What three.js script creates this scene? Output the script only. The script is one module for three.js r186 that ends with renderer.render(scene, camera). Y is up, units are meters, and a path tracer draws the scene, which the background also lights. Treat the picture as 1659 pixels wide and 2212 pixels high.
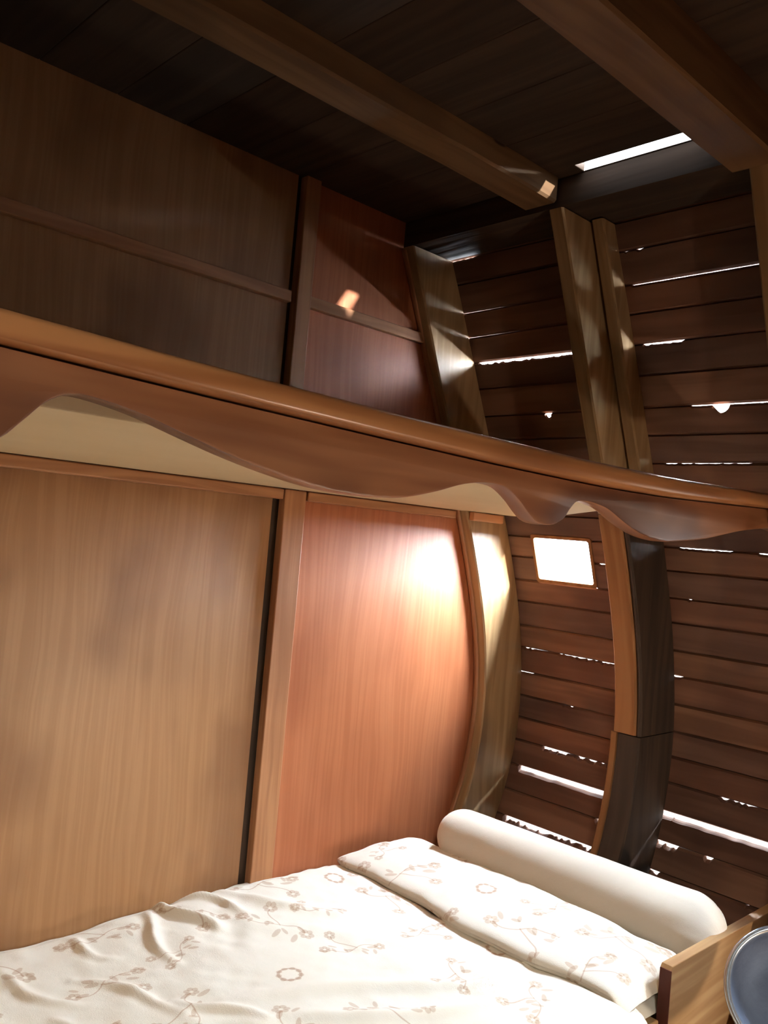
import * as THREE from 'three';
import { RoundedBoxGeometry } from 'three/addons/geometries/RoundedBoxGeometry.js';
import { mergeGeometries, mergeVertices } from 'three/addons/utils/BufferGeometryUtils.js';
import { RectAreaLightUniformsLib } from 'three/addons/lights/RectAreaLightUniformsLib.js';

// ---------------------------------------------------------------- camera, sky, sun, daylight, exposure
RectAreaLightUniformsLib.init();
const scene = new THREE.Scene();
const renderer = new THREE.WebGLRenderer({ antialias: true });
renderer.toneMapping = THREE.LinearToneMapping;
renderer.toneMappingExposure = 0.78;
renderer.shadowMap.enabled = true;
renderer.shadowMap.type = THREE.PCFSoftShadowMap;

const camera = new THREE.PerspectiveCamera(61.35, 1659 / 2212, 0.05, 200);
{ // x runs along the panelled bulkhead to the ship's side, z from the bulkhead to the camera, y = 0 at eye height
  const yaw = 0.7594, pitch = 0.02911, roll = 0.08705;
  const fw = new THREE.Vector3(Math.sin(yaw) * Math.cos(pitch), Math.sin(pitch), -Math.cos(yaw) * Math.cos(pitch));
  const rt = new THREE.Vector3(Math.cos(yaw), 0, Math.sin(yaw));
  const up = new THREE.Vector3().crossVectors(rt, fw);
  camera.up.copy(up.multiplyScalar(Math.cos(roll)).addScaledVector(rt, -Math.sin(roll)));
  camera.position.set(0, 0, 1.6);
  camera.lookAt(camera.position.clone().add(fw));
}
scene.background = new THREE.Color(0.86, 0.93, 1.0);       // an even bright overcast sky
scene.backgroundIntensity = 9;

function daylight(w, h, intensity, color, from, to) {       // the sky above an opening, just outside it
  const l = new THREE.RectAreaLight(new THREE.Color(...color), intensity, w, h);
  l.position.set(...from); l.lookAt(...to); scene.add(l);
  return l;
}
daylight(3.4, 1.35, 350, [0.80, 0.90, 1.0], [2.74, 0.56, 0.85], [1.99, -0.01, 0.85]);   // outside the two small side windows
daylight(0.40, 0.40, 190, [1.0, 0.92, 0.78], [-0.43, 0.88, 2.29], [-0.43, 0, 2.29]);   // over the open deck hatch

const sun = new THREE.DirectionalLight(new THREE.Color(1.0, 0.98, 0.95), 18);
sun.position.set(1.6 + 0.22 * 6, 0.5 + 0.36 * 6, 0.4 + 1.0 * 6);
sun.target.position.set(1.6, 0.5, 0.4);
sun.castShadow = true; sun.shadow.radius = 3; sun.shadow.mapSize.set(2048, 2048);
Object.assign(sun.shadow.camera, { left: -4, right: 4, top: 3, bottom: -3, near: 0.5, far: 16 });
scene.add(sun, sun.target);

// ---------------------------------------------------------------- helpers
let seed = 7;
const rnd = () => { seed = (seed * 1664525 + 1013904223) >>> 0; return seed / 4294967296; };
const lerp = (a, b, t) => a + (b - a) * t;
const clamp = (x, a, b) => Math.min(b, Math.max(a, x));
const smooth = (a, b, x) => { const t = clamp((x - a) / (b - a), 0, 1); return t * t * (3 - 2 * t); };
const hash = (i, j, s) => { let h = (i * 374761393 + j * 668265263 + s * 974634541) | 0; h = Math.imul(h ^ (h >>> 13), 1274126177); h ^= h >>> 16; return (h >>> 0) / 4294967296; };
function noise2(x, y, px, py, s) {                           // value noise, periodic in px by py cells
  const xi0 = Math.floor(x), yi0 = Math.floor(y), fx = x - xi0, fy = y - yi0;
  const w = (i, n) => ((i % n) + n) % n, sx = fx * fx * (3 - 2 * fx), sy = fy * fy * (3 - 2 * fy);
  const a = hash(w(xi0, px), w(yi0, py), s), b = hash(w(xi0 + 1, px), w(yi0, py), s), c = hash(w(xi0, px), w(yi0 + 1, py), s), d = hash(w(xi0 + 1, px), w(yi0 + 1, py), s);
  return lerp(lerp(a, b, sx), lerp(c, d, sx), sy);
}
function fbm(u, v, nx, ny, oct, s) {                          // u, v in 0..1
  let t = 0, a = 0.5, n = 0;
  for (let o = 0; o < oct; o++) { t += a * noise2(u * nx, v * ny, nx, ny, s + o); n += a; a *= 0.5; nx *= 2; ny *= 2; }
  return t / n;
}
function interp(pts, x) {
  if (x <= pts[0][0]) return pts[0][1];
  for (let i = 1; i < pts.length; i++) if (x <= pts[i][0]) return lerp(pts[i - 1][1], pts[i][1], (x - pts[i - 1][0]) / (pts[i][0] - pts[i - 1][0]));
  return pts[pts.length - 1][1];
}
function dataTex(w, h, fn, srgb) {
  const d = new Uint8Array(w * h * 4);
  for (let j = 0; j < h; j++) for (let i = 0; i < w; i++) {
    const c = fn((i + 0.5) / w, (j + 0.5) / h), k = (j * w + i) * 4;
    d[k] = clamp(c[0], 0, 255); d[k + 1] = clamp(c[1], 0, 255); d[k + 2] = clamp(c[2], 0, 255); d[k + 3] = 255;
  }
  const t = new THREE.DataTexture(d, w, h, THREE.RGBAFormat);
  t.wrapS = t.wrapT = THREE.RepeatWrapping; t.magFilter = THREE.LinearFilter; t.minFilter = THREE.LinearMipmapLinearFilter; t.generateMipmaps = true;
  if (srgb) t.colorSpace = THREE.SRGBColorSpace;
  t.needsUpdate = true; return t;
}
// wood: grain along u (one tile is 1.2 m by 0.6 m), colours in sRGB 0..255
function wood({ a, b, c, grain = 60, fig = 0.5, dirt = 0.2, rough = 0.5, coat = 0, coatRough = 0.3, bump = 0.0006, s = 1, knots = 0 }) {
  const W = 768, H = 384;
  const ks = []; for (let k = 0; k < knots; k++) ks.push([hash(k, 3, s), hash(k, 9, s), 0.008 + 0.012 * hash(k, 5, s)]);
  const f = (u, v) => {
    const warp = fbm(u, v, 3, 4, 3, s + 50) * 0.07;
    const g = fbm(u, v + warp, 4, grain, 3, s), ring = 0.5 + 0.5 * Math.sin((v + warp * 1.6) * 2 * Math.PI * 14 + fbm(u, v, 2, 3, 2, s + 7) * 9);
    let t = lerp(g, ring, 0.14 * fig), blot = fbm(u, v, 5, 4, 3, s + 21), k = 0;
    for (const [ku, kv, r] of ks) { const q = Math.hypot((u - ku) * 0.6, v - kv) / r; k = Math.max(k, smooth(1.3, 0.6, q)); }
    return [t, blot, k];
  };
  const map = dataTex(W, H, (u, v) => {
    const [t, blot, k] = f(u, v), m = smooth(0.25, 0.75, t), e = smooth(0.45, 0.8, blot);
    const o = []; for (let i = 0; i < 3; i++) o.push(lerp(lerp(lerp(a[i], b[i], m), c[i], e * dirt), c[i] * 0.5, k * 0.8));
    return o;
  }, true);
  const bm = dataTex(W, H, (u, v) => { const t = f(u, v)[0] * 255; return [t, t, t]; }, false);
  for (const t of [map, bm]) t.repeat.set(1 / 1.2, 1 / 0.6);
  const m = new THREE.MeshPhysicalMaterial({ map, bumpMap: bm, bumpScale: bump, roughness: rough, clearcoat: coat, clearcoatRoughness: coatRough, specularIntensity: 0.6 });
  return m;
}
// the same wood with its colour multiplied a little, so that neighbouring pieces differ
function tint(m, r, g, b) { const n = m.clone(); n.color.setRGB(r, g, b); return n; }

function finish(geo, grain = 'x', keep = true) {               // uv in metres with the grain along one axis
  let g = geo.index ? geo.toNonIndexed() : geo;
  if (!keep || !g.attributes.normal) g.computeVertexNormals();
  const p = g.attributes.position, n = p.count, uv = new Float32Array(n * 2), A = new THREE.Vector3(), B = new THREE.Vector3(), C = new THREE.Vector3();
  const ou = rnd() * 3, ov = rnd() * 3, ax = { x: 0, y: 1, z: 2 }[grain];
  for (let i = 0; i < n; i += 3) {
    A.fromBufferAttribute(p, i); B.fromBufferAttribute(p, i + 1); C.fromBufferAttribute(p, i + 2);
    const nn = B.clone().sub(A).cross(C.clone().sub(A)).toArray().map(Math.abs);
    let d = nn[0] > nn[1] ? (nn[0] > nn[2] ? 0 : 2) : (nn[1] > nn[2] ? 1 : 2);
    let u = ax, v = 3 - ax - d; if (d === ax) { u = (ax + 1) % 3; v = (ax + 2) % 3; }
    [A, B, C].forEach((q, k) => { const c = q.toArray(); uv[(i + k) * 2] = c[u] + ou; uv[(i + k) * 2 + 1] = c[v] + ov; });
  }
  g.setAttribute('uv', new THREE.BufferAttribute(uv, 2));
  for (const k of Object.keys(g.attributes)) if (!['position', 'normal', 'uv'].includes(k)) g.deleteAttribute(k);
  return g;
}
const used = {};
function numbered(n) { const k = used[n] = (used[n] ?? -1) + 1; return k ? `${n}_${String(k).padStart(3, '0')}` : n; }
function thing(name, label, category, group) {
  const o = new THREE.Group(); o.name = numbered(name); o.userData = { label, category };
  if (group) o.userData.group = group;
  scene.add(o); return o;
}
function struct(name) { const o = new THREE.Group(); o.name = name; o.userData = { kind: 'structure' }; scene.add(o); return o; }
function part(name, geo, mat, parent, label) {
  const m = new THREE.Mesh(geo, mat); const same = parent.children.filter((c) => c.name.replace(/_\d{3}$/, '') === name).length;
  m.name = same ? `${name}_${String(same).padStart(3, '0')}` : name;
  m.castShadow = m.receiveShadow = true; if (label) m.userData.label = label;
  parent.add(m); return m;
}
function box(x0, x1, y0, y1, z0, z1, grain = 'x', r = 0.002) {
  const w = x1 - x0, h = y1 - y0, d = z1 - z0, g = new RoundedBoxGeometry(w, h, d, 2, Math.min(r, w / 3, h / 3, d / 3));
  g.translate((x0 + x1) / 2, (y0 + y1) / 2, (z0 + z1) / 2);
  return finish(g, grain);
}
function quadsToGeo(P, Q) {                                    // points and quads -> flat shaded triangles
  const a = []; for (const q of Q) { for (const k of [0, 1, 2, 0, 2, 3]) a.push(...P[q[k]]); }
  const g = new THREE.BufferGeometry(); g.setAttribute('position', new THREE.Float32BufferAttribute(a, 3)); g.computeVertexNormals(); return g;
}
// a bar whose closed section (list of points, anticlockwise seen from the far end) is given at each station
function loft(stations, caps = true) {
  const n = stations[0].length, P = [], Q = [];
  for (const s of stations) P.push(...s);
  for (let i = 0; i + 1 < stations.length; i++) for (let k = 0; k < n; k++) { const a = i * n + k, b = i * n + (k + 1) % n; Q.push([a, b, b + n, a + n]); }
  const g = quadsToGeo(P, Q);
  if (!caps) return g;
  const t = [], cap = (s, flip) => { for (let k = 1; k + 1 < n; k++) t.push(...s[0], ...(flip ? [...s[k + 1], ...s[k]] : [...s[k], ...s[k + 1]])); };
  cap(stations[0], true); cap(stations[stations.length - 1], false);
  const c = new THREE.BufferGeometry(); c.setAttribute('position', new THREE.Float32BufferAttribute(t, 3)); c.computeVertexNormals();
  return mergeGeometries([g, c]);
}
function smoothed(g, deg = 40) {                               // average normals across edges flatter than deg
  const q = g.attributes.position, N = g.attributes.normal, map = new Map(), key = (i) => `${Math.round(q.getX(i) * 2e4)},${Math.round(q.getY(i) * 2e4)},${Math.round(q.getZ(i) * 2e4)}`;
  for (let i = 0; i < q.count; i++) { const k = key(i); (map.get(k) ?? map.set(k, []).get(k)).push(i); }
  const out = new Float32Array(q.count * 3), a = new THREE.Vector3(), b = new THREE.Vector3(), s = new THREE.Vector3(), cs = Math.cos(deg * Math.PI / 180);
  for (let i = 0; i < q.count; i++) {
    a.fromBufferAttribute(N, i); s.set(0, 0, 0);
    for (const j of map.get(key(i))) { b.fromBufferAttribute(N, j); if (a.dot(b) > cs) s.add(b); }
    s.normalize(); out.set([s.x, s.y, s.z], i * 3);
  }
  g.setAttribute('normal', new THREE.BufferAttribute(out, 3)); return g;
}

// ---------------------------------------------------------------- the curve of the ship's side
const CO = [-0.10578268, -0.07829788, 0.32892401, -0.21238544, -0.40228628, 1.82869321];
const poly = (y) => CO.reduce((s, c) => s * y + c, 0);
function xi(y) {                                              // inner face of the ribs
  if (y < -0.82) { const d = y + 0.82, x0 = poly(-0.82), m = (poly(-0.81) - poly(-0.83)) / 0.02; return x0 + m * d - 0.12 * d * d; }
  return poly(Math.min(y, 0.86));
}
const OFF = [[-1.6, 0.17], [-0.7, 0.17], [-0.3, 0.167], [0.05, 0.167], [0.24, 0.166], [0.5, 0.16], [0.72, 0.15], [0.86, 0.15]];
const xh = (y) => xi(y) + interp(OFF, y);                      // inner face of the planking
const T = 0.024;                                               // planking thickness

// ---------------------------------------------------------------- materials
const plyTan = wood({ a: [174, 130, 90], b: [164, 119, 79], c: [120, 80, 50], grain: 110, fig: 0.25, dirt: 0.5, rough: 0.42, coat: 0.35, coatRough: 0.35, bump: 0.0002, s: 3 });
const plyRed = wood({ a: [192, 122, 84], b: [180, 110, 74], c: [152, 88, 58], grain: 90, fig: 0.35, dirt: 0.4, rough: 0.45, coat: 0.08, coatRough: 0.5, bump: 0.0002, s: 11 });
const batten = wood({ a: [190, 138, 98], b: [166, 114, 78], c: [134, 88, 60], grain: 50, fig: 0.6, dirt: 0.3, rough: 0.45, coat: 0.25, bump: 0.0004, s: 17, knots: 4 });
const railWood = wood({ a: [196, 140, 92], b: [168, 112, 70], c: [124, 78, 48], grain: 40, fig: 0.8, dirt: 0.4, rough: 0.34, coat: 0.5, coatRough: 0.25, bump: 0.0005, s: 23, knots: 6 });
const apronWood = wood({ a: [172, 120, 84], b: [142, 92, 62], c: [84, 50, 36], grain: 30, fig: 0.9, dirt: 0.85, rough: 0.4, coat: 0.35, coatRough: 0.3, bump: 0.0005, s: 29, knots: 3 });
const oak = wood({ a: [170, 140, 102], b: [148, 118, 82], c: [110, 84, 58], grain: 40, fig: 0.5, dirt: 0.5, rough: 0.85, bump: 0.0012, s: 31 });
oak.specularIntensity = 0.3;
const ribOak = oak.clone(); ribOak.clearcoat = 0.35; ribOak.clearcoatRoughness = 0.4; ribOak.roughness = 0.5;   // varnished, as the bulkhead beside it
const hullA = wood({ a: [134, 100, 80], b: [114, 82, 64], c: [82, 58, 48], grain: 34, fig: 0.5, dirt: 0.6, rough: 0.72, bump: 0.0016, s: 37 });
const hullB = tint(hullA, 1.0, 0.86, 0.78), hullC = tint(hullA, 0.78, 0.74, 0.74), hullD = tint(hullA, 1.15, 1.06, 0.95);
const hullMats = [hullA, hullB, hullC, hullD];
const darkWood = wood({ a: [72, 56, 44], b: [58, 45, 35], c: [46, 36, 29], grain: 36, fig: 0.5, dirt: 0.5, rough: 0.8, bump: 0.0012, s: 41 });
const shadeOak = darkWood;  // dark wood for the strips that stand in for shade on the rib
const beamWood = wood({ a: [124, 94, 62], b: [104, 76, 48], c: [76, 54, 36], grain: 36, fig: 0.6, dirt: 0.5, rough: 0.8, bump: 0.001, s: 43, knots: 3 });
const tanBoard = wood({ a: [196, 160, 116], b: [172, 132, 90], c: [140, 102, 66], grain: 44, fig: 0.4, dirt: 0.4, rough: 0.5, bump: 0.0004, s: 47 });
const redEnd = wood({ a: [120, 62, 48], b: [92, 46, 36], c: [64, 36, 28], grain: 60, fig: 0.3, dirt: 0.3, rough: 0.6, bump: 0.0004, s: 53 });
const creamPaint = new THREE.MeshPhysicalMaterial({ roughness: 0.55, map: dataTex(256, 256, (u, v) => { const t = fbm(u, v, 4, 6, 4, 61); return [236 + 12 * (t - 0.5), 222 + 14 * (t - 0.5), 186 + 20 * (t - 0.5)]; }, true) });

// ---------------------------------------------------------------- the setting
const floorS = struct('floor');
for (let i = 0; i < 21; i++) part('floor_board', box(-1.9 + i * 0.19, -1.9 + i * 0.19 + 0.187, -1.54, -1.5, -0.03, 3.4, 'z', 0.003), i % 3 ? hullC : hullA, floorS);
const under = new THREE.Mesh(box(-2.0, 2.4, -1.58, -1.541, -0.1, 3.5, 'z'), darkWood); under.name = 'subfloor'; under.castShadow = under.receiveShadow = true; floorS.add(under);

const wallL = struct('wall_left'); part('wall_panel', box(-1.94, -1.9, -1.54, 0.86, -0.05, 3.45, 'y'), tint(hullA, 0.7, 0.7, 0.7), wallL);
const wallF = struct('wall_front'); part('wall_panel', box(-1.94, 2.3, -1.54, 0.86, 3.4, 3.44, 'y'), tint(hullA, 0.7, 0.7, 0.7), wallF);

const ground = new THREE.Mesh(new THREE.CircleGeometry(60, 48).rotateX(-Math.PI / 2).translate(0, -3.2, 0), new THREE.MeshStandardMaterial({ roughness: 1, map: (() => { const t = dataTex(256, 256, (u, v) => { const n = fbm(u, v, 8, 8, 5, 71); return [150 + 60 * (n - 0.5), 146 + 60 * (n - 0.5), 136 + 60 * (n - 0.5)]; }, true); t.repeat.set(40, 40); return t; })() }));
ground.name = 'ground'; ground.userData.kind = 'structure'; ground.receiveShadow = true; scene.add(ground);

// bulkhead: sheets of varnished plywood between battens, cut on the right to the curve of the side
const back = struct('wall_back');
function sheet(x0, x1, y0, y1, z0, z1, curved, over = 0.012) {
  const s = new THREE.Shape(); s.moveTo(x0, y0);
  if (curved) { const n = 24; for (let i = 0; i <= n; i++) { const y = lerp(y0, y1, i / n); s.lineTo(xh(y) + over, y); } } else { s.lineTo(x1, y0); s.lineTo(x1, y1); }
  s.lineTo(x0, y1); s.closePath();
  const b = 0.0015, g = new THREE.ExtrudeGeometry(s, { depth: z1 - z0 - 2 * b, bevelEnabled: true, bevelSize: -b, bevelThickness: b, bevelSegments: 1, bevelOffset: 0 });
  g.translate(0, 0, z0 + b); return finish(g, 'y', false);
}
part('backing_board', sheet(-1.9, 0, -1.52, 0.84, -0.04, -0.0125, true, 0.02), darkWood, back);
part('plywood_panel', sheet(-1.9, 1.167, -1.5, 0.1, -0.012, 0, false), plyTan, back);
part('plywood_panel', sheet(1.25, 0, -1.5, 0.1, -0.012, 0, true), plyRed, back, 'reddish varnished plywood panel');
part('plywood_panel', sheet(-1.9, 1.158, 0.103, 0.515, -0.012, 0, false), plyTan, back);
part('plywood_panel', sheet(-1.9, 1.158, 0.538, 0.84, -0.012, 0, false), plyTan, back);
part('plywood_panel', sheet(1.21, 0, 0.103, 0.515, -0.012, 0, true), plyRed, back);
part('plywood_panel', sheet(1.21, 0, 0.538, 0.84, -0.012, 0, true), plyRed, back);
part('batten', box(1.19, 1.252, -1.5, 0.091, -0.008, 0.016, 'y', 0.003), batten, back);
part('batten', box(1.171, 1.213, 0.113, 0.812, -0.008, 0.018, 'y', 0.003), batten, back);
part('batten', box(-1.9, 1.158, 0.513, 0.54, -0.004, 0.016, 'x', 0.003), batten, back);
part('batten', box(1.213, 1.62, 0.515, 0.542, -0.004, 0.014, 'x', 0.003), batten, back);
part('cleat', box(-1.9, 1.184, 0.066, 0.0905, 0.0005, 0.02, 'x', 0.004), batten, back);
part('cleat', box(1.255, 1.775, 0.068, 0.0905, 0.0005, 0.02, 'x', 0.004), batten, back);

// ceiling: dark deck planks, an open hatch behind the camera, a gap by the side
const ceil = struct('ceiling');
const HX0 = -0.66, HX1 = -0.2, HZ0 = 2.06, HZ1 = 2.52;
const deckTint = [darkWood, tint(darkWood, 0.92, 0.9, 0.9), tint(darkWood, 1.1, 1.08, 1.05)];
{
  const xs = [-1.95]; for (let x = -1.8; x < HX0 - 0.05; x += 0.15) xs.push(x);
  xs.push(HX0, HX0 + 0.15, HX0 + 0.31, HX1); for (let x = HX1 + 0.152; x < 1.4; x += 0.152) xs.push(x); xs.push(1.472);
  for (let i = 0; i + 1 < xs.length; i++) {
    const a = xs[i], b = xs[i + 1], inH = a >= HX0 - 1e-6 && b <= HX1 + 1e-6;
    for (const [z0, z1] of inH ? [[-0.05, HZ0], [HZ1, 3.45]] : [[-0.05, 3.45]]) part('deck_plank', box(a - 0.0002, b + 0.0002, 0.81, 0.835, z0, z1, 'z', 0.003), deckTint[i % 3], ceil);
  }
  part('deck_plank', box(1.4715, 1.5065, 0.81, 0.835, -0.05, 0.537, 'z', 0.002), darkWood, ceil);
  part('deck_plank', box(1.4715, 1.5065, 0.81, 0.835, 0.815, 3.45, 'z', 0.002), darkWood, ceil);
  part('deck_plank', finish(loft([[-0.05], [3.45]].map(([z]) => [[1.505, 0.81, z], [1.80, 0.81, z], [1.80, 0.835, z], [1.56, 0.835, z], [1.507, 0.812, z]])), 'z', false), darkWood, ceil);
  for (const [x0, x1, z0, z1] of [[HX0 - 0.04, HX0, HZ0 - 0.04, HZ1 + 0.04], [HX1, HX1 + 0.04, HZ0 - 0.04, HZ1 + 0.04], [HX0, HX1, HZ0 - 0.04, HZ0], [HX0, HX1, HZ1, HZ1 + 0.04]])
    part('coaming_baffle', box(x0, x1, 0.755, 0.90, z0, z1, z1 - z0 > 0.2 ? 'z' : 'x'), beamWood, ceil);  // unseen; carried below the deck to block hatch light from the upper walls
}

// the ship's side: planks, each with worn edges that let daylight through where it is worn away
const side = struct('wall_right');
const SEAMS = [-1.5, -1.41, -1.32, -1.23, -1.14, -1.06, -0.985, -0.91, -0.838, -0.768, -0.70, -0.63, -0.56, -0.495, -0.43, -0.36, -0.287, -0.222, -0.15, -0.0875, -0.02, 0.038, 0.10, 0.167, 0.235, 0.298, 0.36, 0.43, 0.497, 0.56, 0.62, 0.688, 0.745, 0.80, 0.838];
// [seam, z from, z to, gap, how broken 0..1, seed]
const CRACKS = [
  [0.745, 0.02, 0.13, 0.002, 0.4, 1], [0.62, 0.022, 0.03, 0.004, 0, 2], [0.56, 0.03, 0.041, 0.006, 0, 3], [0.497, 0.055, 0.372, 0.006, 0.12, 4],
  [0.688, 0.54, 0.548, 0.002, 0, 5], [0.688, 0.57, 0.585, 0.002, 0, 6], [0.62, 0.545, 0.86, 0.0016, 0.05, 7], [0.497, 0.55, 0.65, 0.004, 0.4, 8], [0.36, 0.645, 0.87, 0.002, 0.12, 9],
  [0.235, 0.56, 0.77, 0.0012, 0.6, 10], [0.167, 0.727, 0.87, 0.0014, 0, 11], [-0.02, 0.33, 0.372, 0.002, 0.2, 12], [-0.287, 0.05, 0.10, 0.003, 0.5, 13], [-0.287, 0.17, 0.385, 0.0028, 0.7, 14],
  [-0.36, 0.028, 0.082, 0.002, 0.3, 15], [-0.43, 0.187, 0.222, 0.003, 0.6, 16], [-0.56, 0.135, 0.22, 0.007, 0.3, 17], [-0.56, 0.245, 0.36, 0.005, 0.72, 18], [-0.63, 0.068, 0.39, 0.0125, 0.05, 19],
  [-0.768, 0.066, 0.392, 0.012, 0.35, 20], [-0.70, 0.345, 0.388, 0.008, 0.2, 21], [0.038, 0.565, 0.70, 0.0022, 0.5, 22], [0.038, 0.76, 0.80, 0.0022, 0.2, 32], [-0.0875, 0.575, 0.585, 0.002, 0, 23], [-0.287, 0.508, 0.548, 0.0035, 0.3, 24],
  [-0.56, 0.659, 0.757, 0.005, 0.65, 25], [-0.63, 0.52, 0.90, 0.0125, 0.06, 26], [-0.70, 0.523, 0.583, 0.009, 0.3, 27], [-0.70, 0.65, 0.672, 0.007, 0.3, 28], [-0.768, 0.522, 0.552, 0.009, 0.3, 29], [-0.768, 0.768, 0.776, 0.004, 0, 30],
];
// small holes worn into the upper edge of a plank: [seam, z, half length, depth]
const NOTCH = [[0.36, 0.716, 0.020, 0.020], [0.36, 0.253, 0.010, 0.012]];
function gapAt(seam, z) {
  let g = 0;
  for (const [s, a, b, w, br, sd] of CRACKS) {
    if (s !== seam || z < a || z > b) continue;
    const n = noise2(z * 130, sd * 3.7, 4096, 64, 5), n2 = noise2(z * 45, sd * 1.3, 4096, 64, 9), e = Math.min(1, Math.min(z - a, b - z) / 0.006);
    g = Math.max(g, w * e * clamp((0.65 * n + 0.35 * n2 - br * 0.75 + 0.25) * 2.2, 0, 1) * (br < 0.1 ? 0.85 + 0.2 * n2 : 0.7 + 0.5 * n));
  }
  for (const [s, zc, hl, d] of NOTCH) if (s === seam) { const t = (z - zc) / hl; if (Math.abs(t) < 1) g = Math.max(g, d * Math.sqrt(1 - t * t) * (t < 0 ? 1 + 0.6 * t : 1)); }
  return g;
}
function stationsZ(seam, z0, z1) {
  const zs = new Set([z0, z1]);
  for (let z = 0; z < 3.4; z += 0.25) if (z > z0 && z < z1) zs.add(+z.toFixed(4));
  for (const [s, a, b] of CRACKS) if (s === seam) for (let z = a - 0.0005; z < b + 0.002; z += 0.0035) if (z > z0 && z < z1) zs.add(+z.toFixed(4));
  for (const [s, zc, hl] of NOTCH) if (s === seam) for (let k = -8; k <= 8; k++) { const z = zc + hl * k / 8; if (z > z0 && z < z1) zs.add(+z.toFixed(4)); }
  return [...zs].sort((a, b) => a - b);
}
function hullPlank(yb, yt, z0, z1, i) {
  const st = [], bv = 0.0035, wob = hash(i, 5, 77) * 0.004 - 0.002;
  for (const z of stationsZ(yt, z0, z1)) {
    const g = gapAt(yt, z), top = yt - g, up = bv + (g > 0 ? 0.002 : 0) + 0.0012 * noise2(z * 30, i * 1.7, 4096, 64, 13);
    const X = (y) => xh(y) + wob;
    st.push([[X(yb + bv), yb + bv, z], [X(top - up), top - up, z], [X(yt) + 0.007, top, z], [X(yt) + 0.011, top, z], [X(yt) + T, top - 0.004 - g * 0.5, z], [X(yb) + T, yb + 0.004, z], [X(yb) + 0.011, yb, z], [X(yb) + 0.007, yb, z]]);
  }
  return finish(loft(st), 'z', false);
}
const WY0 = -0.082, WY1 = 0.038, WINDOWS = [[0.127, 0.312], [1.06, 1.24]];
for (let i = 0; i + 1 < SEAMS.length; i++) {
  const yb = SEAMS[i], yt = SEAMS[i + 1], m = hullMats[Math.floor(hash(i, 2, 5) * 4)];
  const runs = yb >= -0.09 && yt <= 0.04 ? [[-0.03, WINDOWS[0][0] - 0.004], [WINDOWS[0][1] + 0.004, WINDOWS[1][0] - 0.004], [WINDOWS[1][1] + 0.004, 3.42]] : [[-0.03, 3.42]];
  for (const [a, b] of runs) part('hull_plank', hullPlank(yb, yt, a, b, i), m, side);
}

// windows: small openings lined with a thin frame; the second stands to the right of the picture and lights the rail and the lee board
WINDOWS.forEach(([WZ0, WZ1], k) => {
  const win = struct(`window_${k + 1}`);
  const yc = (WY0 + WY1) / 2, xc = xh(yc), slope = Math.atan2(xh(WY0) - xh(WY1), WY1 - WY0), hh = (WY1 - WY0) / 2 / Math.cos(slope), hw = (WZ1 - WZ0) / 2;
  const rr = (w, h, r, P) => { const s = new P(); s.moveTo(-w + r, -h); s.lineTo(w - r, -h); s.absarc(w - r, -h + r, r, -Math.PI / 2, 0); s.lineTo(w, h - r); s.absarc(w - r, h - r, r, 0, Math.PI / 2); s.lineTo(-w + r, h); s.absarc(-w + r, h - r, r, Math.PI / 2, Math.PI); s.lineTo(-w, -h + r); s.absarc(-w + r, -h + r, r, Math.PI, 1.5 * Math.PI); return s; };
  const s = rr(hw + 0.006, hh + 0.006, 0.006, THREE.Shape); s.holes.push(rr(hw - 0.002, hh - 0.002, 0.008, THREE.Path));
  const g = new THREE.ExtrudeGeometry(s, { depth: T + 0.001, bevelEnabled: true, bevelSize: 0.0008, bevelThickness: 0.0008, bevelSegments: 1 });
  g.rotateY(Math.PI / 2); g.rotateZ(slope); g.translate(xc - 0.001, yc, (WZ0 + WZ1) / 2);   // local x along z, local y up along the planking
  part('window_frame', finish(g, 'y', false), tint(oak, 0.95, 0.72, 0.62), win);
});

// ---------------------------------------------------------------- ribs, beams and the shelf they meet
function ribGeo(y0, y1, z0, z1, depthFrom, cut = 0, c = 0.004) {     // depthFrom(y): x of the face that shows
  const st = [], n = Math.max(6, Math.round((y1 - y0) / 0.05));
  for (let i = 0; i <= n; i++) {
    const y = lerp(y0, y1, i / n), xo = xh(y) - 0.0015, x = depthFrom(y) + 0.0015 * (noise2(y * 9, z0 * 31, 4096, 64, 3) - 0.5), zz = 0.002 * (noise2(y * 7, z1 * 17, 4096, 64, 8) - 0.5);
    st.push([[xo, y, z0], [xo, y, z1 + zz], [x + c, y, z1 + zz], [x, y, z1 - c + zz], [x, y, z0 + c], [x + c, y, z0]]);
  }
  return finish(smoothed(loft(st), 30), 'y');
}
const rib0 = thing('hull_rib', 'curved oak rib against the panelled bulkhead, its side lit white by the small window', 'rib', 'ribs of the ship side');
part('futtock', ribGeo(-1.5, 0.742, 0.0012, 0.042, xi), ribOak, rib0);
part('edge_trim', finish(smoothed(loft((() => { const st = []; for (let i = 0; i <= 46; i++) { const y = lerp(-1.5, 0.735, i / 46), x = xi(y); st.push([[x - 0.0005, y, 0.0012], [x - 0.0005, y, 0.016], [x - 0.0035, y, 0.0155], [x - 0.006, y, 0.0125], [x - 0.006, y, 0.0045], [x - 0.0035, y, 0.0012]]); } return st; })()), 50), 'y'), batten, rib0);
part('cleat', box(xi(0.08) + 0.004, xh(0.08) - 0.03, 0.066, 0.0905, 0.0425, 0.06, 'x', 0.004), batten, rib0);

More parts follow.
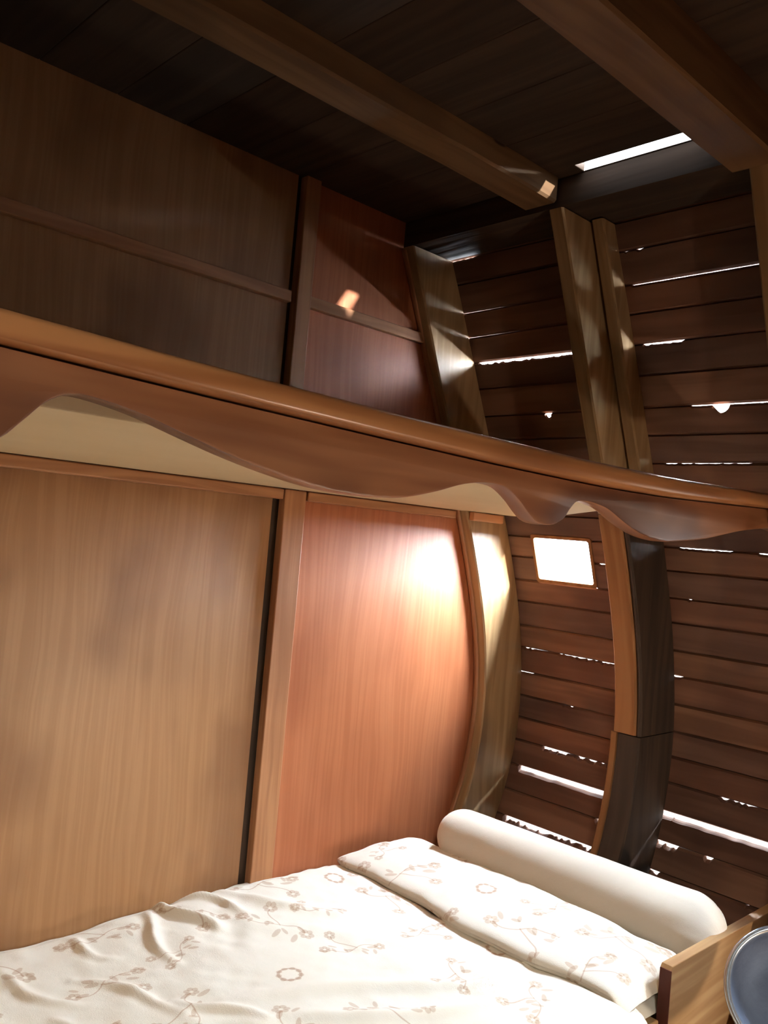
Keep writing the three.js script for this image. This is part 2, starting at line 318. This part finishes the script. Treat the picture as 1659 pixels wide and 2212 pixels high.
const rib1 = thing('hull_rib', 'doubled oak rib to the right of the small window, in three lengths', 'rib', 'ribs of the ship side');
part('futtock', ribGeo(0.10, 0.742, 0.455, 0.492, xi), oak, rib1);
part('futtock', ribGeo(0.10, 0.742, 0.499, 0.53, (y) => xi(y) + 0.1), oak, rib1);
part('futtock', ribGeo(-0.43, 0.098, 0.455, 0.516, xi), tint(oak, 0.9, 0.66, 0.56), rib1);
part('rib_shade', ribGeo(-0.43, 0.098, 0.517, 0.53, (y) => xi(y) + 0.003), shadeOak, rib1, 'dark strip on the side of the rib, put there as its shade');  // shade on the lower rib side, built as a thin dark strip
part('rib_shade', ribGeo(-1.5, -0.4325, 0.468, 0.53, (y) => xi(y) - 0.002), shadeOak, rib1);  // the same shade carried down the lowest length as dark wood
part('futtock', ribGeo(-1.5, -0.4325, 0.445, 0.467, (y) => xi(y) + 0.004), tint(oak, 0.85, 0.66, 0.56), rib1);

const rib2 = thing('hull_rib', 'oak rib at the right edge of the photo, above the scalloped rail', 'rib', 'ribs of the ship side');
part('futtock', ribGeo(-1.5, 0.742, 0.893, 0.93, xi), oak, rib2);
part('futtock', ribGeo(-1.5, 0.742, 0.937, 0.968, (y) => xi(y) + 0.1), oak, rib2);

const shelf = thing('beam_shelf', 'blackened timber along the top of the ribs below the bright slit', 'timber');
part('shelf_timber', finish(loft([-0.03, 3.4].map((z) => [[1.507, 0.746, z], [xh(0.746) - 0.002, 0.746, z], [xh(0.797) - 0.002, 0.8085, z], [1.507, 0.8085, z]])), 'z', false), darkWood, shelf);

function beamGeo(z0, z1, y0, y1, s) {
  const st = [];
  for (let i = 0; i <= 24; i++) { const x = lerp(-1.9, 1.5, i / 24), w = 0.004 * (noise2(x * 3, s, 4096, 64, 4) - 0.5), v = 0.004 * (noise2(x * 4, s + 3, 4096, 64, 6) - 0.5), c = 0.005;
    st.push([[x, y1, z0], [x, y1, z1 + w], [x, y0 + c + v, z1 + w], [x, y0 + v, z1 - c + w], [x, y0 + v, z0 + c], [x, y0 + c + v, z0]].reverse()); }
  return finish(smoothed(loft(st), 30), 'x');
}
const beam1 = thing('deck_beam', 'brown deck beam running to the top of the doubled rib', 'beam', 'deck beams overhead');
part('timber', beamGeo(0.388, 0.474, 0.757, 0.8095, 1), beamWood, beam1);
const beam2 = thing('deck_beam', 'thick brown deck beam crossing the top right corner', 'beam', 'deck beams overhead');
part('timber', beamGeo(0.862, 0.955, 0.722, 0.8095, 9), beamWood, beam2);

// ---------------------------------------------------------------- upper bunk: cream board, scalloped front rail
const cream = thing('bunk_ceiling_board', 'cream board over the bunk, seen through the scallops of the rail', 'board');
{
  const s = new THREE.Shape(); for (const [x, z] of [[-1.88, 0.001], [1.60, 0.001], [1.79, 0.001], [1.79, 0.045], [1.965, 0.045], [1.965, 0.09], [1.74, 0.40], [1.53, 0.63], [1.50, 0.80], [-1.88, 0.80]]) s.lineTo(x, -z);
  s.curves.shift();
  const pts = [[-1.88, 0.0225], [1.855, 0.0225], [1.855, 0.062], [1.975, 0.062], [1.975, 0.09], [1.74, 0.40], [1.53, 0.62], [1.52, 0.806], [-1.88, 0.806]];
  const t = new THREE.Shape(pts.map(([x, z]) => new THREE.Vector2(x, -z)));
  const g = new THREE.ExtrudeGeometry(t, { depth: 0.014, bevelEnabled: true, bevelSize: 0.001, bevelThickness: 0.002, bevelSegments: 2 });
  g.rotateX(-Math.PI / 2); g.translate(0, 0.0935, 0);
  part('board', finish(g, 'x', false), creamPaint, cream);
}
const valance = thing('bunk_valance', 'varnished scalloped apron with a rounded rail across the front of the upper bunk', 'valance');
const BOT = [[0.265, 0.056], [0.283, 0.074], [0.301, 0.093], [0.321, 0.103], [0.343, 0.104], [0.39, 0.097], [0.441, 0.084], [0.497, 0.07], [0.558, 0.058], [0.625, 0.049], [0.697, 0.047], [0.751, 0.051], [0.809, 0.064], [0.861, 0.079], [0.908, 0.086], [0.949, 0.084], [0.982, 0.069], [1.007, 0.052], [1.03, 0.041], [1.065, 0.04], [1.093, 0.05], [1.109, 0.067], [1.126, 0.08], [1.151, 0.083], [1.183, 0.081], [1.218, 0.075], [1.27, 0.057], [1.327, 0.042], [1.394, 0.035], [1.447, 0.038], [1.554, 0.049], [1.696, 0.073], [1.815, 0.087]];
const GROOVE = [[-1.9, 0.16], [0.257, 0.137], [0.436, 0.13], [0.71, 0.122], [0.95, 0.116], [1.209, 0.113], [1.413, 0.116], [1.828, 0.132], [2.0, 0.14]];
const RTOP = [[-1.9, 0.19], [0.254, 0.165], [0.434, 0.158], [0.706, 0.152], [0.95, 0.149], [1.16, 0.147], [1.45, 0.15], [1.823, 0.161], [2.0, 0.168]];
{
  const s = new THREE.Shape(), xe = 1.93;
  // the scallops go on to the left: the same ogee again
  const left = []; for (const [x, y] of BOT) if (x > 0.34) left.push([x - 1.56 + 0.02, y]);
  left.push([0.29 - 0.02, 0.09]);
  const contour = [[-1.3, 0.1], ...left.filter(([x]) => x > -1.2 && x < 0.16), [0.2, 0.035], [0.235, 0.040], ...BOT, [1.87, 0.088], [xe, 0.08]];
  const curve = new THREE.SplineCurve(contour.map(([x, y]) => new THREE.Vector2(x, y)));
  s.setFromPoints([...curve.getPoints(contour.length * 4), ...[...Array(30)].map((_, i) => { const x = lerp(xe, -1.3, i / 29); return new THREE.Vector2(x, interp(GROOVE, x) - 0.004); })]);
  const b = 0.0025, g = new THREE.ExtrudeGeometry(s, { depth: 0.03 - 2 * b, bevelEnabled: true, bevelSize: b, bevelOffset: -b, bevelThickness: b, bevelSegments: 2 });
  g.translate(0, 0, 0.812 + b);
  part('apron', finish(smoothed(finish(g, 'x', false), 35), 'x'), apronWood, valance);
  const st = [];
  for (let i = 0; i <= 40; i++) {
    const x = lerp(-1.3, 1.95, i / 40), y0 = interp(GROOVE, x) - 0.002, y1 = interp(RTOP, x), zc = 0.829, hz = 0.027, hy = (y1 - y0) / 2, yc = (y0 + y1) / 2, sec = [];
    for (let k = 0; k < 20; k++) { const a = 2 * Math.PI * k / 20, ca = Math.cos(a), sa = Math.sin(a), e = 0.55; sec.push([x, yc + hy * Math.sign(sa) * Math.abs(sa) ** e, zc + hz * Math.sign(ca) * Math.abs(ca) ** e]); }
    st.push(sec);
  }
  part('rail', finish(smoothed(loft(st), 50), 'x'), railWood, valance);
}

// ---------------------------------------------------------------- lower bunk
const bunk = thing('bunk', 'plain wooden bunk under the bedding, with a low front rail', 'bunk');
part('front_board', box(-1.88, 1.54, -1.2, -0.843, 0.806, 0.831, 'x', 0.004), tanBoard, bunk);
part('bottom_board', box(-1.88, 1.70, -0.93, -0.905, 0.02, 0.82, 'x'), tanBoard, bunk);
part('plinth', box(-1.88, 1.70, -1.5, -1.2, 0.78, 0.80, 'x'), darkWood, bunk);
const lee = thing('lee_board', 'tan board standing on edge at the head of the bunk, in front of the bolster', 'board');
{
  const s = new THREE.Shape(); s.moveTo(1.547, -1.06); s.lineTo(1.547, -0.75); s.lineTo(1.551, -0.745); s.lineTo(2.04, -0.745); s.lineTo(1.96, -0.9); s.lineTo(1.84, -1.06); s.closePath();
  const g = new THREE.ExtrudeGeometry(s, { depth: 0.018, bevelEnabled: true, bevelSize: 0.0015, bevelThickness: 0.002, bevelSegments: 2 });
  g.translate(0, 0, 0.824); part('face', finish(g, 'x', false), tanBoard, lee);
  part('end_strip', box(1.5435, 1.5465, -1.0, -0.75, 0.8225, 0.8455, 'y', 0.001), redEnd, lee, 'dark red-brown end');
}

// bedding
const sprigs = (() => {
  const W = 2048, H = 1024, c = document.createElement('canvas'); c.width = W; c.height = H; const x = c.getContext('2d');   // 1.6 m by 0.8 m
  x.fillStyle = 'rgb(236,231,218)'; x.fillRect(0, 0, W, H);
  const S = W / 1.6, ink = (a) => `rgba(146,100,66,${a * 0.6})`;
  const leaf = (px, py, a, l) => { x.save(); x.translate(px, py); x.rotate(a); x.beginPath(); x.ellipse(l / 2, 0, l / 2, l / 5, 0, 0, 7); x.fill(); x.restore(); };
  function sprig(px, py, a, k, s) {
    x.save(); x.translate(px, py); x.rotate(a); x.scale(k, k); x.strokeStyle = ink(0.5); x.fillStyle = ink(0.38); x.lineWidth = 3;
    x.beginPath(); x.moveTo(-70, 20); x.bezierCurveTo(-30, -40, 20, 50, 80, -20); x.stroke();
    x.beginPath(); x.moveTo(-10, 5); x.bezierCurveTo(10, -40, 40, -50, 30, -80); x.stroke();
    for (let i = 0; i < 9; i++) { const t = i / 8, ax = -70 + 150 * t, ay = 20 - 30 * t + 20 * Math.sin(t * 6.3); leaf(ax, ay, (i % 2 ? 1 : -1) * 1.1 + hash(i, s, 3), 22 + 14 * hash(i, s, 8)); }
    for (const [fx, fy] of [[30, -84], [84, -22], [-74, 24]]) for (let i = 0; i < 6; i++) { x.beginPath(); x.arc(fx + 11 * Math.cos(i * 1.05), fy + 11 * Math.sin(i * 1.05), 7, 0, 7); x.fill(); }
    x.restore();
  }
  const ring = (px, py, k) => { x.strokeStyle = ink(0.5); x.lineWidth = 7 * k; x.beginPath(); x.arc(px, py, 26 * k, 0, 7); x.stroke(); x.fillStyle = ink(0.4); for (let i = 0; i < 9; i++) { x.beginPath(); x.arc(px + 26 * k * Math.cos(i * 0.7), py + 26 * k * Math.sin(i * 0.7), 7 * k, 0, 7); x.fill(); } };
  let n = 0;
  for (let j = 0; j < 5; j++) for (let i = 0; i < 9; i++, n++) {
    const px = ((i + 0.5 + (j % 2) * 0.5 + 0.4 * (hash(i, j, 1) - 0.5)) / 9 * W) % W, py = (j + 0.5 + 0.4 * (hash(i, j, 2) - 0.5)) / 5 * H;
    if (hash(i, j, 4) > 0.25) sprig(px, py, hash(i, j, 6) * 6.3, 0.75 + 0.5 * hash(i, j, 7), n); else ring(px, py, 1);
  }
  const t = new THREE.CanvasTexture(c); t.wrapS = t.wrapT = THREE.RepeatWrapping; t.colorSpace = THREE.SRGBColorSpace; t.repeat.set(1 / 1.6, 1 / 0.8); return t;
})();
const weave = dataTex(512, 512, (u, v) => { const t = 128 + 70 * (fbm(u, v, 24, 24, 4, 91) - 0.5) + 40 * (hash(Math.floor(u * 512), Math.floor(v * 512), 2) - 0.5); return [t, t, t]; }, false); weave.repeat.set(3, 3);
const quiltMat = new THREE.MeshPhysicalMaterial({ map: sprigs, bumpMap: weave, bumpScale: 0.0018, roughness: 0.95, sheen: 0.3, sheenRoughness: 0.6 });
const pillowMat = quiltMat.clone(); pillowMat.map = sprigs.clone(); pillowMat.map.offset.set(0.37, 0.21);
const creamCloth = new THREE.MeshPhysicalMaterial({ color: new THREE.Color().setRGB(0.80, 0.72, 0.56), bumpMap: weave, bumpScale: 0.0012, roughness: 0.9, sheen: 0.3 });

// a soft sheet over a grid of x and z, with a hem that closes it below
function gridSurface(nx, nz, fn, mat) {
  const pos = [], uv = [], idx = [];
  for (let j = 0; j <= nz; j++) for (let i = 0; i <= nx; i++) { const [p, t] = fn(i / nx, j / nz); pos.push(...p); uv.push(...t); }
  for (let j = 0; j < nz; j++) for (let i = 0; i < nx; i++) { const a = j * (nx + 1) + i, b = a + 1, c = a + nx + 1, d = c + 1; idx.push(a, c, b, b, c, d); }
  const g = new THREE.BufferGeometry(); g.setAttribute('position', new THREE.Float32BufferAttribute(pos, 3)); g.setAttribute('uv', new THREE.Float32BufferAttribute(uv, 2)); g.setIndex(idx); g.computeVertexNormals(); return g;
}
// folds: [x0, z0, x1, z1, height, width]
const FOLDS = [
  [0.95, 0.02, 0.98, 0.20, 0.016, 0.014], [1.0, 0.01, 1.08, 0.16, 0.012, 0.012], [1.06, 0.02, 1.2, 0.22, 0.007, 0.016], [0.9, 0.05, 0.86, 0.26, 0.01, 0.012],
  [0.86, 0.42, 1.34, 0.62, 0.011, 0.022], [0.92, 0.52, 1.3, 0.70, 0.012, 0.02], [0.8, 0.36, 0.88, 0.5, 0.009, 0.012], [0.95, 0.60, 1.2, 0.78, 0.01, 0.02], [1.1, 0.1, 1.4, 0.42, 0.006, 0.03],
  [1.0, 0.18, 1.35, 0.5, 0.006, 0.03], [0.7, 0.2, 0.8, 0.4, 0.008, 0.012], [0.62, 0.3, 0.74, 0.48, 0.009, 0.012], [0.6, 0.12, 0.66, 0.28, 0.007, 0.012], [0.55, 0.4, 0.6, 0.56, 0.008, 0.012],
  [0.74, 0.06, 0.78, 0.18, 0.008, 0.012], [0.5, 0.08, 0.54, 0.24, 0.008, 0.014], [1.2, 0.5, 1.42, 0.6, 0.006, 0.03], [1.15, 0.66, 1.4, 0.8, 0.007, 0.025], [0.45, 0.2, 0.5, 0.36, 0.007, 0.012],
];
function folds(x, z) {
  let h = 0;
  for (const [x0, z0, x1, z1, a, w] of FOLDS) {
    const dx = x1 - x0, dz = z1 - z0, L2 = dx * dx + dz * dz, t = ((x - x0) * dx + (z - z0) * dz) / L2, tc = clamp(t, 0, 1);
    const wig = 0.012 * Math.sin(tc * 5 + x0 * 40), d = ((x - x0) * dz - (z - z0) * dx) / Math.sqrt(L2) + wig, e = Math.hypot((t - tc) * Math.sqrt(L2), d);
    h += 1.15 * a * Math.exp(-(e * e) / (w * w * (d > 0 ? 1 : 0.6))) * Math.sin(Math.PI * clamp(0.12 + 0.76 * tc, 0, 1));
  }
  return h;
}
const mattress = thing('mattress', 'thick mattress under the flowered coverlet', 'mattress');
part('tick', box(-1.86, 1.66, -0.903, -0.852, 0.03, 0.79, 'x', 0.022), creamCloth, mattress);
const quilt = thing('coverlet', 'rumpled white coverlet with a brown floral print over the bunk', 'coverlet');
{
  const bed = (x, z) => -0.793 + 0.006 * Math.sin(x * 7 + z * 3) + 0.007 * (noise2(x * 14 + 40, z * 14, 4096, 4096, 33) - 0.5) + 0.004 * (noise2(x * 38 + 90, z * 38, 4096, 4096, 35) - 0.5) + folds(x, z);
  const g = gridSurface(560, 340, (u, v) => {
    const x = lerp(-1.86, 1.475, u < 0.2 ? u * 1.55 : 0.31 + (u - 0.2) * 0.8625), s = v * 1.02;                  // s runs from the bulkhead, over the bed, down the front
    const edge = 0.845 + 0.006 * Math.sin(x * 21) + 0.004 * Math.sin(x * 47);
    let z, y;
    const rise = smooth(0.0, 0.05, s), r = 0.05, flat = edge - r;
    if (s < 0.005 + flat) { z = 0.004 + s; y = bed(x, z) - 0.02 * (1 - rise); }
    else { const q = (s - 0.005 - flat) / r, a = Math.min(q, Math.PI / 2); z = 0.009 + flat + r * Math.sin(a); y = bed(x, z) - r * (1 - Math.cos(a)) * 0.9 - Math.max(0, q - Math.PI / 2) * r; if (q > 1) z += 0.006 * Math.sin(x * 33) * (q - 1); z = Math.max(z, 0); }
    const xr = smooth(1.475, 1.42, x); y -= 0.016 * (1 - xr);
    return [[x, y, z], [x, s]];
  });
  part('cloth', g, quiltMat, quilt);
}
const pillow = thing('pillow', 'flat white pillow with the same floral print, laid along the bolster', 'pillow');
{
  const g = gridSurface(90, 220, (u, v) => {
    const z = lerp(0.035, 0.819, v), a = u * 2 * Math.PI, cx = 1.555 + 0.006 * Math.sin(z * 9), edge = Math.pow(clamp(Math.sin(Math.PI * clamp(v, 0.002, 0.998)), 0, 1), 0.22);
    const hw = (0.135 + 0.006 * Math.sin(z * 14 + 1) + 0.004 * Math.sin(z * 33)) * (0.8 + 0.2 * edge), ca = Math.cos(a), sa = Math.sin(a);
    const sup = Math.sign(ca) * Math.abs(ca) ** 0.75, x = cx + hw * sup;
    const up = 0.034 * edge + 0.006 * (noise2(x * 20, z * 20, 4096, 4096, 51) - 0.5) + 0.004 * (noise2(x * 45, z * 45, 4096, 4096, 53) - 0.5);
    const y = -0.788 + (sa > 0 ? up * sa ** 0.8 * (1 + 0.25 * sup) : -0.026 * Math.abs(sa) ** 0.8) - 0.03 * smooth(0.78, 0.835, z);
    return [[x, y, z], [x + 0.3 * (sa < 0), z]];
  });
  // pinched seam towards the foot
  part('cushion', mergeVertices(g, 1e-5), pillowMat, pillow);
}
const bolster = thing('bolster', 'long round plain white bolster at the head of the bunk against the ship side', 'bolster');
{
  const z0 = 0.135, z1 = 0.835, st = [], n = 120, m = 40;
  const g = gridSurface(m, n, (u, v) => {
    const e0 = 0.06, e1 = 0.075, z = lerp(z0, z1, v), q0 = clamp((z - z0) / e0, 0, 1), q1 = clamp((z1 - z) / e1, 0, 1), cap = Math.sqrt(1 - (1 - q0) ** 2) * Math.sqrt(1 - (1 - q1) ** 2);
    const a = -u * 2 * Math.PI, gather = smooth(0.62, 0.82, z);
    const r = lerp(0.067, 0.082, v) * cap * (1 + 0.016 * (noise2(z * 18, Math.sin(a) * 3 + 20, 4096, 64, 57) - 0.5) + 0.09 * gather * (noise2(a * 7 + 60, z * 6, 4096, 64, 59) - 0.5));
    const cx = lerp(1.70, 1.785, v), cy = -0.73 - 0.037 * v;
    return [[cx + r * Math.cos(a), cy + r * Math.sin(a) * 0.97, z], [a * 0.08, z]];
  });
  part('cover', mergeVertices(g, 1e-6), new THREE.MeshPhysicalMaterial({ color: new THREE.Color().setRGB(0.84, 0.78, 0.67), bumpMap: weave, bumpScale: 0.0015, roughness: 0.95, sheen: 0.3 }), bolster);
}
// ---------------------------------------------------------------- in front of the lee board
const chest = thing('sea_chest', 'low dark wooden chest standing before the lee board', 'chest');
part('body', box(1.14, 1.58, -1.5, -0.877, 0.99, 1.88, 'z', 0.006), darkWood, chest);
part('lid', box(1.12, 1.60, -0.876, -0.848, 0.972, 1.90, 'z', 0.008), tanBoard, chest);
const fill_lamp = thing('fill_lamp', 'small unseen lamp added on the sea chest to brighten the rail and the ribs', 'fill_lamp');  // out of view, added to brighten the scalloped rail and the ribs
{
  const iron = new THREE.MeshStandardMaterial({ color: new THREE.Color().setRGB(0.05, 0.05, 0.05), metalness: 0.7, roughness: 0.5 });
  part('base', new THREE.CylinderGeometry(0.055, 0.06, 0.03, 32).translate(0, 0.015, 0), iron, fill_lamp);
  part('cap', new THREE.ConeGeometry(0.06, 0.05, 32).translate(0, 0.215, 0), iron, fill_lamp);
  for (let k = 0; k < 4; k++) part('post', new THREE.CylinderGeometry(0.003, 0.003, 0.17, 8).translate(0.05 * Math.cos(k * Math.PI / 2 + 0.5), 0.11, 0.05 * Math.sin(k * Math.PI / 2 + 0.5)), iron, fill_lamp);
  const globe = part('lamp_globe', new THREE.SphereGeometry(0.036, 24, 16).translate(0, 0.11, 0), new THREE.MeshStandardMaterial({ color: 0xfff0d0, emissive: new THREE.Color(1, 0.84, 0.64), emissiveIntensity: 8, roughness: 0.6 }), fill_lamp);
  globe.castShadow = false;
  const l = new THREE.PointLight(new THREE.Color(1.0, 0.84, 0.66), 2.0, 0, 2); l.position.set(0, 0.11, 0); l.castShadow = true; l.shadow.radius = 1.6; fill_lamp.add(l);
  fill_lamp.position.set(1.5, -0.8478, 1.74);
}
const basin = thing('basin', 'round blue-grey metal basin with a bright rolled rim, tilted at the bottom right corner', 'basin');
{
  const L = [[0.001, -0.03], [0.05, -0.03], [0.075, -0.022], [0.09, 0.0], [0.0955, 0.012]].map(([r, y]) => new THREE.Vector2(r, y)), O = L.slice().reverse().map((p) => new THREE.Vector2(p.x + 0.0015, p.y - 0.002));
  const metal = new THREE.MeshPhysicalMaterial({ color: new THREE.Color().setRGB(0.16, 0.2, 0.28), metalness: 0.5, roughness: 0.55, bumpMap: weave, bumpScale: 0.002, map: dataTex(256, 256, (u, v) => { const n = fbm(u, v, 6, 6, 4, 81); return [200 + 90 * (n - 0.5), 205 + 90 * (n - 0.5), 215 + 80 * (n - 0.5)]; }, true) });
  const rimM = new THREE.MeshPhysicalMaterial({ color: new THREE.Color().setRGB(0.62, 0.7, 0.8), metalness: 0.9, roughness: 0.25 });
  const b = part('bowl', new THREE.LatheGeometry([...L, ...O], 64), metal, basin);
  part('rim', new THREE.TorusGeometry(0.098, 0.0055, 14, 80).rotateX(Math.PI / 2).translate(0, 0.013, 0), rimM, basin, 'bright rolled rim');
  basin.position.set(1.612, -0.733, 1.037); basin.scale.setScalar(1.11);
  const up = new THREE.Vector3(-0.75, 0.62, 0.35).normalize();
  basin.quaternion.setFromUnitVectors(new THREE.Vector3(0, 1, 0), up);
}
renderer.render(scene, camera);
